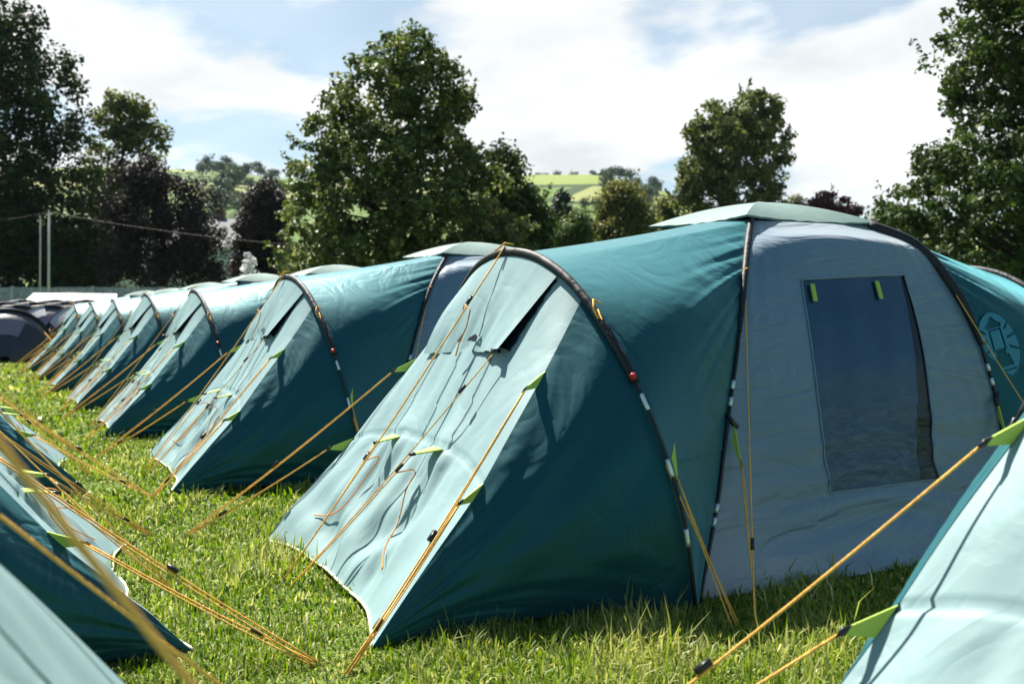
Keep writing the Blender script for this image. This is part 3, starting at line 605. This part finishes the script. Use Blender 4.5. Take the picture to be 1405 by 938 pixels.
# ------------------------------------------------------------------ grass blades
def tent_mask(X, Y):
    """True where a tent stands"""
    ins = np.zeros(X.shape, bool)
    def foot(x, y):
        ax = np.abs(x); hw = np.interp(ax, [0, 1.3, 1.7, 3.25], [1.22, 1.2, 1.33, 1.10]); return (ax < 3.06) & (np.abs(y) < hw-.03)
    for k in range(-1, 8): ins |= foot(X-(-.06*k if k > 0 else 0), Y-4.35*k)
    for k in (-1, 0, 1): ins |= foot(X+7.25, Y-(.28+4.4*k))
    return ins
def grass():
    out = []
    for r0, r1, dens, hgt, wid in ((1.0, 2.6, 3800, .075, .0042), (2.6, 5, 6200, .07, .0038), (5, 8, 3400, .07, .0052), (8, 13, 1300, .07, .010), (13, 22, 420, .075, .018), (22, 42, 90, .08, .035)):
        a0, a1 = math.pi/2-YAW-D2R(37), math.pi/2-YAW+D2R(37)
        n = int((r1**2-r0**2)/2*(a1-a0)*dens); r = np.sqrt(rng.uniform(r0**2, r1**2, n)); a = rng.uniform(a0, a1, n)
        X = CAM[0]+r*np.cos(a); Y = CAM[1]+r*np.sin(a); ok = ~tent_mask(X, Y)
        # cannot-be-seen zone behind the first tents is skipped
        ok &= ~((X > 3.5) & (Y > 1.5)) & ~((X < -11) & (Y < 5)); X, Y = X[ok], Y[ok]; n = len(X)
        patch = np.sin(X*2.1+1.3*np.sin(Y*1.7))+np.sin(Y*2.6+1.1*np.sin(X*2.9))+.8*np.sin(X*6.1-Y*5.3)
        h = hgt*.72*rng.gamma(5, .2, n)*(1+.28*patch); h = np.clip(h, .02, .24)
        tall = rng.random(n) < .02; h = np.where(tall, h*1.8, h)
        out.append((X, Y, h, np.full(n, wid)*rng.uniform(.7, 1.3, n), patch))
    X, Y, h, wd, patch = [np.concatenate([o[i] for o in out]) for i in range(5)]; n = len(X)
    az = rng.uniform(0, 2*np.pi, n); lean = rng.gamma(2.2, .26, n); side = np.stack([-np.sin(az), np.cos(az), np.zeros(n)], 1); fwd = np.stack([np.cos(az), np.sin(az), np.zeros(n)], 1); up = np.array([0, 0, 1.])
    base = np.stack([X, Y, np.full(n, -.015)], 1)
    def lv(f, l, wf):
        c = base+up*(h*f*np.cos(np.clip(lean*l, 0, 1.35)))[:, None]+fwd*(h*f*np.sin(np.clip(lean*l, 0, 1.35)))[:, None]; return c-side*(wd*wf)[:, None], c+side*(wd*wf)[:, None]
    a0, b0 = lv(0, 0, .8); a1, b1 = lv(.55, .7, 1.); tip = lv(1., 1.25, 0)[0]
    V = np.stack([a0, b0, a1, b1, tip], 1).reshape(-1, 3); I = np.arange(n)[:, None]*5
    loops = np.concatenate([I+0, I+1, I+3, I+2, I+2, I+3, I+4], 1).ravel(); fn = np.tile([4, 3], n)
    t = np.clip(.45+.13*patch+rng.normal(0, .2, n), 0, 1); t = np.where(rng.random(n) < .06+.07*np.clip(-patch, 0, 2), 1., t)
    me = np_mesh('grass', V, fn, loops, np.repeat(t, 5))
    print('grass blades', n)
    return link('grass', me, leaf_mat('grass_blades', (.06, .122, .014), (.175, .255, .034), (.47, .45, .17), .4, .5, .35), smooth=False)
go = grass(); go['kind'] = 'stuff'

# ------------------------------------------------------------------ trees
def leaves(C, rad, per, size, seed, up_bias=.5, flat=.75):
    r = np.random.default_rng(seed); n = len(C)*per
    d = r.normal(size=(n, 3)); d /= np.linalg.norm(d, axis=1)[:, None]; q = r.random(n)**.45
    rr = np.repeat(rad, per); P = np.repeat(C, per, 0)+d*(rr*q)[:, None]*np.array([1, 1, flat])
    nv = d*.5+np.array([0, 0, up_bias])+r.normal(size=(n, 3))*.55; nv /= np.linalg.norm(nv, axis=1)[:, None]
    t = r.normal(size=(n, 3)); t -= nv*(t*nv).sum(1)[:, None]; t /= np.linalg.norm(t, axis=1)[:, None]; b = np.cross(nv, t)
    s = size*r.uniform(.6, 1.3, n)[:, None]
    V = np.stack([P-t*s*.5, P+b*s*.33+nv*s*.08, P+t*s*.5-nv*s*.10, P-b*s*.33+nv*s*.08], 1).reshape(-1, 3)
    tint = np.clip(np.repeat(r.normal(.45, .17, len(C)), per)+r.normal(0, .21, n), 0, 1)
    return V, np.repeat(tint, 4)
def tree(name, label, cat, px0, z, outline, mat, bark, leaf=.2, clumps=260, per=90, cr=(.5, .9), hole=.0, seed=1, trunk_r=.3, group=None, limbs=45, depth=.9, base_h=0., shell=.55, twigs=0, flat=.75):
    """outline: (y, xl, xr) in photo pixels at depth z -> real sizes"""
    r = np.random.default_rng(seed); O = at(px0, z); O[2] = base_h
    ol = sorted([(CAM[2]+(HY-y)/F_PX*z-base_h, (xl-px0)/F_PX*z, (xr-px0)/F_PX*z) for y, xl, xr in outline]); hs = np.array([o[0] for o in ol]); xl = np.array([o[1] for o in ol]); xr = np.array([o[2] for o in ol])
    root = thing(name, label, cat, O, -YAW, group)
    C = []; tries = 0
    wts = np.linspace(hs[0], hs[-1], 200); ww = np.interp(wts, hs, xr-xl)**1.5; ww /= ww.sum()
    while len(C) < clumps and tries < clumps*60:
        tries += 1; h = r.choice(wts, p=ww)+r.normal(0, .1); a, b = np.interp(h, hs, xl), np.interp(h, hs, xr); c, hw = (a+b)/2, max(.15, (b-a)/2-np.mean(cr)*.35)
        an = r.uniform(0, 2*np.pi); q = (shell+(1-shell)*r.random()) if r.random() < .8 else r.random()*shell
        q *= .93+.13*mnoise.noise(Vector((math.cos(an)*2.2+seed, h*.55, math.sin(an)*2.2)))*2
        p = np.array([c+hw*q*math.cos(an), hw*depth*q*math.sin(an), h])
        if hole and mnoise.noise(Vector(p*(.62/max(cr[1], .4))+seed*3.1))*.55+mnoise.noise(Vector(p*(1.5/max(cr[1], .4))+seed))*.45 < hole-.45: continue
        C.append(p-np.array([0, 0, np.mean(cr)*.45]))
    C = np.array(C); rad = r.uniform(cr[0], cr[1], len(C))
    V, tint = leaves(C, rad, per, leaf, seed, flat=flat)
    if twigs:   # bare sprays poking out of the outline
        E = []; 
        for i in r.choice(len(C), twigs):
            d = norm(C[i]-np.array([0, 0, hs[-1]*.4])); d[2] = abs(d[2])+.4; d = norm(d)
            for q in np.linspace(.4, 1.5, 9): E.append(C[i]+d*rad[i]*q*1.3+r.normal(0, .07, 3))
        V2, t2 = leaves(np.array(E), np.full(len(E), .12), 4, leaf*.75, seed+9); V = np.concatenate([V, V2]); tint = np.concatenate([tint, t2])
    n = len(V)//4; me = np_mesh('crown', V, np.full(n, 4), np.arange(n*4), tint); link('crown', me, mat, root, smooth=False)
    mb = MB(); Ht = hs[-1]; th = np.linspace(0, .86, 12); cxs = np.interp(th*Ht, hs, (xl+xr)/2); cxs = cxs*np.clip(th*1.6, 0, 1)
    tp = np.stack([cxs+r.normal(0, .05, 12)*th*3, r.normal(0, .05, 12)*th*3, th*Ht], 1); tp[0, 2] = -.3
    mb.tube(tp, np.interp(th, [0, .06, .86], [trunk_r*1.35, trunk_r, trunk_r*.12]), 9)
    for i in r.choice(len(C), min(limbs, len(C)), replace=False):
        p = C[i]; f_ = np.clip((p[2]-.28*np.hypot(p[0], p[1])*1.4)/Ht, .12, .8); s0 = np.array([np.interp(f_, th, tp[:, k]) for k in range(3)])
        mid = s0*.45+p*.55+np.array([0, 0, -.06*np.linalg.norm(p-s0)])+r.normal(0, .15, 3); R0 = trunk_r*.33*(1-f_*.7)
        mb.tube(resample(np.array([s0, mid, p]), 9), np.linspace(R0, R0*.15, 9), 5, False)
    mb.obj('trunk', bark, root)
    return root
BARK = simple('bark', (.045, .038, .03), .9, .1, .4, 3., .6, 14.)
LM = dict(
 oak = leaf_mat('oak_leaves', (.018, .034, .012), (.048, .08, .022), (.12, .16, .045), .25),
 maple = leaf_mat('maple_leaves', (.022, .042, .014), (.08, .115, .03), (.30, .31, .12), .36, .5, .35),
 olive = leaf_mat('olive_leaves', (.045, .062, .018), (.115, .14, .042), (.235, .245, .09), .3),
 lime = leaf_mat('lime_tree_leaves', (.05, .065, .018), (.14, .15, .042), (.26, .25, .08), .3),
 dark = leaf_mat('backlit_oak_leaves', (.008, .016, .007), (.022, .04, .012), (.06, .09, .022), .12),  # darker oak copy, the backlit look is put into the leaf colour
 copper = leaf_mat('copper_leaves', (.013, .010, .011), (.032, .024, .025), (.085, .066, .062), .15),
 red = leaf_mat('red_leaves', (.03, .010, .012), (.085, .026, .028), (.15, .055, .05), .2),
 pine = leaf_mat('conifer_needles', (.008, .02, .014), (.020, .042, .026), (.045, .075, .04), .12),
 green = leaf_mat('bright_leaves', (.025, .05, .012), (.07, .115, .026), (.15, .19, .05), .3),
 hill = leaf_mat('hill_tree_leaves', (.018, .036, .018), (.04, .07, .028), (.085, .12, .045), .2),
 white = leaf_mat('white_blossom', (.55, .55, .55), (.75, .75, .76), (.85, .85, .86), .2))
TG = 'trees standing round the campsite'
tree('oak_tree', 'tall dark oak with a broad airy crown at the left edge behind the fence', 'tree', -10, 66, [(-12,-40,40),(15,-110,78),(50,-190,114),(95,-240,132),(150,-260,150),(210,-260,152),(260,-250,146),(320,-240,130),(372,-200,105)], LM['dark'], BARK, .34, 1000, 60, (.7, 1.2), .40, 11, .6, TG, 110, shell=.4, depth=.6)
tree('young_oak_tree', 'lighter green small tree with open crown between the tall oak and the purple tree', 'tree', 165, 74, [(122,140,185),(145,118,226),(175,108,238),(205,100,236),(245,95,225),(300,95,200),(370,100,190)], LM['olive'], BARK, .34, 300, 45, (.55, .95), .46, 12, .32, TG, 70, depth=.5)
tree('copper_beech_tree', 'dark purple drooping beech behind the far tents on the left', 'tree', 225, 60, [(212,175,225),(235,150,262),(265,138,298),(300,132,312),(340,128,318),(385,125,322)], LM['copper'], BARK, .22, 520, 55, (.35, .62), .47, 13, .35, TG, 60, flat=1.6, twigs=60, depth=.5)
tree('plum_tree', 'smaller dark purple tree squeezed against the left side of the big maple', 'tree', 352, 56, [(238,360,378),(262,335,392),(300,322,400),(340,312,400),(385,308,400)], LM['copper'], BARK, .2, 240, 90, (.45, .8), .14, 14, .22, TG, 30, twigs=20)
tree('maple_tree', 'big pyramid shaped tree with glossy sunlit leaves in the middle', 'tree', 545, 41, [(40,512,588),(66,480,618),(92,464,646),(115,440,662),(140,424,666),(165,414,655),(195,396,668),(225,380,695),(255,374,715),(285,370,735),(320,374,748),(370,372,760)], LM['maple'], BARK, .22, 1150, 45, (.28, .58), .40, 15, .3, TG, 110, twigs=90, shell=.6, depth=.75)
tree('hedgerow_maple_tree', 'dark green lower tree joined to the right flank of the big maple', 'tree', 705, 46, [(195,678,700),(215,662,716),(250,650,735),(285,642,755),(330,640,768),(370,640,770)], LM['oak'], BARK, .22, 260, 90, (.5, .9), .08, 16, .25, TG, 35, twigs=15)
tree('fir_tree', 'slim dark conifer beside the hill field', 'tree', 771, 85, [(252,769,774),(265,764,779),(285,757,787),(305,752,792),(340,750,796)], LM['pine'], BARK, .3, 130, 90, (.5, .8), 0, 17, .2, TG, 20)
tree('field_maple_tree', 'round sunlit yellow green tree right of the dark conifer', 'tree', 852, 66, [(245,842,866),(262,826,882),(285,812,898),(310,800,910),(345,795,915)], LM['lime'], BARK, .26, 240, 90, (.5, .95), .06, 18, .22, TG, 30, twigs=20)
tree('shrub', 'pale green bushes below the dark conifer, above the tent ridge', 'shrub', 790, 58, [(288,775,800),(302,760,812),(345,750,822)], LM['green'], BARK, .22, 70, 90, (.4, .8), 0, 19, .12, 'bushes behind the tents', 12)
tree('hornbeam_tree', 'small green bush between the round yellow tree and the tall lollipop tree', 'tree', 912, 80, [(268,905,925),(285,895,935),(330,890,945)], LM['lime'], BARK, .28, 60, 80, (.5, .9), 0, 20, .14, TG, 10)
tree('lollipop_tree', 'tall broad headed tree with olive leaves behind the grey tent roof cap', 'tree', 1005, 78, [(124,1010,1055),(138,950,1080),(160,930,1092),(190,926,1096),(205,935,1094),(225,920,1090),(250,914,1088),(275,912,1085),(310,915,1080)], LM['olive'], BARK, .36, 560, 45, (.45, .85), .40, 21, .4, TG, 90, shell=.55, twigs=40, depth=.7)
tree('purple_plum_tree', 'low dark red tree peeping over the roof cap of the big tent', 'tree', 1138, 74, [(264,1120,1150),(272,1102,1172),(285,1095,1182),(320,1092,1186)], LM['red'], BARK, .22, 120, 90, (.4, .8), 0, 22, .16, TG, 15, twigs=16)
tree('hawthorn_bush', 'pale green bush tip left of the dark red tree', 'shrub', 1090, 84, [(266,1084,1098),(280,1076,1108),(320,1072,1112)], LM['lime'], BARK, .25, 40, 80, (.5, .8), 0, 23, .1, 'bushes behind the tents', 8)
tree('spreading_oak_tree', 'huge spreading oak filling the right edge, overhanging the tent', 'tree', 1480, 34, [(-70,1330,1600),(-20,1285,1680),(10,1262,1700),(45,1266,1710),(80,1285,1710),(120,1292,1710),(165,1285,1710),(195,1262,1700),(215,1238,1700),(245,1218,1690),(275,1205,1680),(310,1200,1660),(350,1200,1640),(400,1210,1620)], LM['oak'], BARK, .21, 1500, 55, (.3, .62), .40, 24, .5, TG, 140, shell=.5, twigs=60, depth=.7)
tree('holly_tree', 'brighter green tree at the foot of the huge right hand oak', 'tree', 1225, 46, [(268,1212,1246),(285,1196,1268),(305,1190,1300),(340,1190,1330),(385,1200,1340)], LM['green'], BARK, .2, 190, 85, (.4, .8), .08, 25, .2, TG, 20, twigs=16)
tree('blossom_shrub', 'white flowering shrub behind the pale roof caps of the tent row', 'shrub', 338, 47, [(352,336,350),(362,327,356),(376,318,358),(392,316,356)], LM['white'], BARK, .16, 26, 40, (.18, .34), 0, 26, .05, 'bushes behind the tents', 8)
# hedge of dark undergrowth closing the foot of the trees
for i, (a, z, hh, wpx) in enumerate(((-60, 63, 9, 150), (50, 62, 8, 110), (100, 68, 5, 50), (300, 62, 4, 110), (420, 52, 5, 130), (560, 52, 4.5, 150), (700, 56, 5, 130), (1330, 46, 5, 140), (1440, 46, 5.5, 140), (960, 90, 5, 150), (1180, 88, 4.5, 160))):
    yt = HY-(hh-CAM[2])*F_PX/z
    tree('hedge_bush', ['dark bush at the left edge behind the fence', 'dark bush behind the tall masts', 'dark bush under the airy light green tree', 'dark bush under the purple beech', 'dark bush at the left foot of the pyramid tree', 'dark bush in the shade right under the pyramid tree', 'dark bush at the right foot of the pyramid tree', 'dark bush behind the door end of the big tent', 'dark bush at the right edge below the huge oak', 'green bush under the lollipop tree', 'green bush under the dark red tree'][i], 'shrub', a+wpx/2, z, [(yt, a+wpx*.3, a+wpx*.7), (yt+15, a+wpx*.05, a+wpx*.95), (HY+CAM[2]*F_PX/z-6, a, a+wpx)], LM['dark'], BARK, .28, 210 if i < 4 else 100, 70, (.6, 1.1), 0, 40+i, .12, 'bushes behind the tents', 10)

# ------------------------------------------------------------------ hill trees
def low_tree_mesh(seed):
    r = np.random.default_rng(seed); k = 16; d = r.normal(size=(k, 3)); d /= np.linalg.norm(d, axis=1)[:, None]; C = d*r.uniform(.3, .75, k)[:, None]*np.array([1, 1, .8])+np.array([0, 0, 1.05])
    V, t = leaves(C, r.uniform(.3, .5, k), 26, .22, seed); n = len(V)//4; return np_mesh('crown', V, np.full(n, 4), np.arange(4*n), t)
def trunk_mesh():
    return MB().tube(np.array([[0, 0, -.3], [0, 0, .4], [.03, 0, 1.]]), np.array([.09, .07, .03]), 6).mesh('trunk')
LT = [low_tree_mesh(70+i) for i in range(5)]; TM = trunk_mesh()
for m_ in LT: m_.materials.append(LM['hill'])
TM.materials.append(BARK)
def hill_tree(px, z, s, k, lab):
    p = at(px, z); h = float(ground_h(np.array(p[0]), np.array(p[1]))); h += 6*float(smooth(np.hypot(*(p-CAM)[:2]), 180, 400))*mnoise.noise(Vector((p[0]/130+3, p[1]/130-3, 2.1)))
    o = thing('hill_tree', lab, 'tree', (p[0], p[1], h-s*.1), 0, 'trees scattered on the far hillside'); o.scale = (s, s, s*(.8+.4*random.random()))
    o.rotation_euler = (0, 0, random.random()*6)
    for n_, me in (('crown', LT[k % 5]), ('trunk', TM)):
        c = bpy.data.objects.new(n_, me); COL.objects.link(c); c.parent = o
rr = np.random.default_rng(5); kk = 0
LAB_H = 'distant round tree on the hillside beyond the campsite'
for px in (296, 303, 310, 328, 349, 372, 738, 750, 764, 786, 812, 822, 830, 838, 846, 889, 893, 900, 915, 925):   # skyline
    hill_tree(px+rr.uniform(-2, 2), rr.uniform(690, 720), rr.uniform(2.6, 4.6) if px not in (303, 310) else 6.5, kk, LAB_H); kk += 1
for i in range(170):
    a = rr.random(); px = rr.uniform(270, 390) if a < .5 else rr.uniform(725, 945)
    z = rr.uniform(230, 640); 
    if 735 < px < 815 and 420 < z: continue
    hill_tree(px, z, rr.uniform(3.2, 6.), kk, LAB_H); kk += 1

# ------------------------------------------------------------------ fence, masts, cable, building
def frame_obj(name, label, cat, px, z, group=None): return thing(name, label, cat, at(px, z), -YAW, group)
WOOD = simple('weathered_boards', (.40, .43, .46), .8, .2, .35, 5., .4, 25.)
POST = simple('pale_post', (.5, .5, .5), .7)
fz = 58; fr_ = frame_obj('board_fence', 'tall grey weathered board fence behind the dark dome tents', 'fence', 60, fz)
mb = MB(); x = -9.
while x < 8.5:
    wv = .14; hh = 3.28+random.uniform(-.02, .02); mb.box((x, random.uniform(-.01, .01), hh/2), wv/2-.004, .012, hh/2); x += .15
mb.obj('board_panel', WOOD, fr_, smooth=False)
for px_ in (18, 128, -60): MB().box(((px_-60)/F_PX*fz, -.08, 1.66), .09, .05, 1.68).obj('post', POST, fr_, smooth=False)
for z_ in (.5, 2.6): MB().box((0, .05, z_), 8.6, .03, .05).obj('rail', WOOD, fr_, smooth=False)
MAST = simple('galvanised_mast', (.55, .53, .5), .5, .5)
def mast(px, z, ytop, lab, r):
    h = CAM[2]+(HY-ytop)/F_PX*z; o = frame_obj('mast', lab, 'mast', px, z, 'thin masts by the fence'); MB().tube(np.array([[0, 0, -.2], [0, 0, h*.5], [.02, 0, h]]), np.array([r, r*.9, r*.7]), 8).obj('pole', MAST, o)
    MB().tube(np.array([[-.18, 0, h-.15], [.18, 0, h-.15]]), .02, 6).obj('crossbar', MAST, o); MB().tube(np.array([[0, 0, h], [0, 0, h+.12]]), .05, 8).obj('cap', MAST, o); return at(px, z, h)
ma = mast(67, 54, 291, 'thicker pale mast right of its thinner twin, above the fence', .085); mb_ = mast(55, 55.5, 299, 'thinner pale mast left of its thicker twin, above the fence', .06)
p0, p1 = at(-120, 50, 6.6), at(1040, 50, 5.4)
t = np.linspace(0, 1, 60)[:, None]
def cable(a, b, sag, lab, r=.009): P = a*(1-t)+b*t-np.array([0, 0, sag])*4*t*(1-t); tag(MB().tube(P, r, 5).obj('overhead_cable', simple('brown_cable', (.06, .035, .02), .6)), lab, 'cable')
cable(at(-160, 54, 6.4), ma, .25, 'brown cable running from the left edge to the pale mast'); cable(ma, at(640, 52, 4.9), .5, 'brown cable from the pale mast across the purple beech')
cable(at(560, 47, 4.9), at(1010, 52, 4.7), .15, 'thin dark cable just above the ridge of the big tent')
RENDER = simple('white_render', (.72, .76, .82), .8, .2, .08, 2.); ROOF = simple('grey_slates', (.10, .11, .13), .7, .3, .2, 6.); GLASS = simple('window_glass', (.05, .09, .14), .1, .8)
hz_ = 82; ho = frame_obj('house', 'white house glimpsed through the leaves behind the purple beech', 'house', 245, hz_)
W2, Hh = 6.3, 7.6
mb = MB().box((0, 3, Hh/2), W2, 3, Hh/2); mb.poly([(-W2, 0, Hh), (-W2, 6, Hh), (-W2, 3, Hh+2.2)]); mb.poly([(W2, 0, Hh), (W2, 3, Hh+2.2), (W2, 6, Hh)]); mb.obj('wall', RENDER, ho, smooth=False)
MB().grid(np.array([[(-W2-.2, -.4, Hh-.25), (W2+.2, -.4, Hh-.25)], [(-W2-.2, 3, Hh+2.35), (W2+.2, 3, Hh+2.35)], [(-W2-.2, 6.4, Hh-.25), (W2+.2, 6.4, Hh-.25)]])).obj('roof', ROOF, ho, smooth=False)
for xw in (-4.6, -1.6, 1.6, 4.6):
    for zw in (2., 5.2):
        f_ = MB().box((xw, -.02, zw+.6), .62, .05, .8).obj('window', simple('sash_white', (.7, .7, .7), .5), ho, smooth=False); MB().box((xw, -.075, zw+.6), .5, .02, .68).obj('pane', GLASS, f_, smooth=False)
MB().box((2.4, 3.6, Hh+2.3), .4, .3, .9).obj('chimney', simple('chimney_brick', (.2, .12, .09), .8), ho, smooth=False)
sh = frame_obj('shed', 'low brown shed with a pale flat roof behind the fence', 'shed', 108, 64)
MB().box((0, 1.5, 1.8), 1.9, 1.5, 1.8).obj('wall', simple('brown_boards', (.16, .13, .09), .8), sh, smooth=False); MB().box((0, 1.5, 3.7), 2.1, 1.8, .10).obj('roof', simple('pale_felt', (.5, .48, .45), .8), sh, smooth=False)
MB().box((.6, -.02, 1.2), .45, .04, 1.15).obj('door', simple('shed_door', (.1, .09, .07), .7), sh, smooth=False)

# ------------------------------------------------------------------ dark dome tents and pale tents at the far left
M['navy'] = fabric('navy_fabric', (.018, .022, .045), rough=.4, spec=.6, bump=.4, wr=(1.4, 5.)); M['palefly'] = fabric('white_fly_fabric', (.46, .455, .475), rough=.6, spec=.4, bump=.2); M['mauve'] = fabric('mauve_fabric', (.17, .15, .23), rough=.5, spec=.5, bump=.3)
def dome_tent(label, px, z, hw=1.5, ln=2.3, h=1.75, rz=0.):
    """tunnel tent: end arch facing the viewer, pale panel over the crown, black poles"""
    o = thing('dome_tent', label, 'tent', at(px, z), -YAW+rz, 'dark dome tents by the fence')
    na_ = 25; a = np.linspace(0, np.pi, na_)
    def arch(y, s): return np.stack([-np.cos(a)*hw*s*(1+.0*a), np.full(na_, y), np.sin(a)**.75*h*s], 1)
    ys = [(-ln*.5-1.0, .12), (-ln*.5-.7, .52), (-ln*.5-.35, .82), (-ln*.5, 1.), (-ln*.25, .97), (0, 1.), (ln*.25, .97), (ln*.5, 1.), (ln*.5+.5, .72), (ln*.5+.9, .1)]
    G = np.array([arch(y, s) for y, s in ys])
    MB().grid(G).obj('flysheet', M['navy'], o)
    ia, ib = 8, 17
    for i0, i1, ja, jb in ((3, 5, 3, 11), (5, 7, 3, 11), (2, 3, 5, 12), (5, 7, 13, 18)):
        P = G[i0:i1+1, ja:jb].copy(); P[..., 2] += .02; P[..., 0] -= .02; P[..., 1] -= .012*(i0 == 2); MB().grid(P).obj('roof_panel', M['palefly'], o)
    P = G[1:3, 8:17].copy(); P[:, :, 1] -= .02; P[..., 2] += .015; MB().grid(P).obj('door_panel', M['mauve'], o)
    for i in (3, 5, 7): MB().tube(G[i]+np.array([0, 0, .03]), .035, 6).obj('pole', M['pole'], o)
    for sx in (-1, 1): MB().tube(np.array([[sx*hw*.75, -ln*.5-.1, h*.62], [sx*hw*1.3, -ln*.5-1.2, 0]]), .012, 5).obj('guy_rope', M['rope'], o)
    return o
dome_tent('nearest dark navy dome tent at the left edge, at the end of the grass strip', 8, 34.5, 1.5, 1.6, 1.75, rz=.45)
labs = iter(['in the front row, left edge of the frame', 'in the front row, second from the left edge', 'in the front row, right behind the nearest dark tent', 'in the front row, touching the end of the teal row',
 'in the middle row, left edge of the frame', 'in the middle row, second from the left', 'in the middle row, centre of the cluster', 'in the middle row, last before the pale tents',
 'in the back row below the fence, far left', 'in the back row below the fence, second', 'in the back row below the white awning', 'in the back row, rightmost of the cluster'])
for z, off in ((37.5, 0), (39.5, 22), (41.5, 8)):
    for i in range(4): dome_tent('dark dome tent '+next(labs), -22+off+i*42, z, 1.35, 1.9, 1.88+.13*(z-37)/2, rz=.6)
# pale frame tent and pale dome with navy doorway
pt = frame_obj('ridge_tent', 'long white ridge tent in front of the grey board fence', 'tent', 92, 45); pt.rotation_euler.z += .35; hgt = 2.62
G = np.array([[(-1.95, -1.6, 0), (2.1, -1.6, 0)], [(-1.85, -1.5, 1.95), (2.1, -1.5, 1.95)], [(-1.35, 0, hgt), (2.1, 0, hgt)], [(-1.85, 1.5, 1.95), (2.1, 1.5, 1.95)], [(-1.95, 1.6, 0), (2.1, 1.6, 0)]])
MB().grid(G).obj('roof', M['palefly'], pt, smooth=False); MB().poly([G[0, 0], G[1, 0], G[2, 0], G[3, 0], G[4, 0]]).obj('end_wall', M['palefly'], pt, smooth=False); MB().poly([G[0, 1], G[4, 1], G[3, 1], G[2, 1], G[1, 1]]).obj('end_wall', M['palefly'], pt, smooth=False)
MB().tube(np.array([G[2, 0], G[2, 1]]), .03, 6).obj('ridge_pole', M['pole'], pt)
pd = frame_obj('porch_tent', 'white dome tent with a dark arched doorway in front of the ridge tent', 'tent', 108, 42.5)
a = np.linspace(0, np.pi, 25); arch = lambda s, y, h: np.stack([-np.cos(a)*1.45*s, np.full(25, y), np.sin(a)**.8*h], 1)
MB().grid(np.array([arch(1, -.8, 2.15), arch(1.05, 0, 2.35), arch(1, .8, 2.2), arch(.4, 1.9, .4)])).obj('flysheet', M['palefly'], pd)
MB().grid(np.array([arch(1, -.8, 2.15), arch(.86, -.95, 1.85)])).obj('front_band', M['palefly'], pd)
MB().grid(np.array([arch(.86, -.95, 1.85), arch(.45, -.9, 1.0), arch(.02, -.9, .1)])).obj('doorway', M['navy'], pd); MB().tube(arch(1.01, -.82, 2.19), .04, 6).obj('pole', M['pole'], pd)

# ------------------------------------------------------------------ air
hm, hnt, hout = new_mat('haze_air'); pv = hnt.nodes.new('ShaderNodeVolumePrincipled'); pv.inputs['Color'].default_value = (.70, .85, 1., 1); pv.inputs['Density'].default_value = .00007; pv.inputs['Anisotropy'].default_value = 0.
hnt.links.new(pv.outputs[0], hout.inputs['Volume'])
hz_o = MB().box((0, 0, 100), 3700, 3700, 125).obj('haze', hm, None, False); hz_o['kind'] = 'stuff'
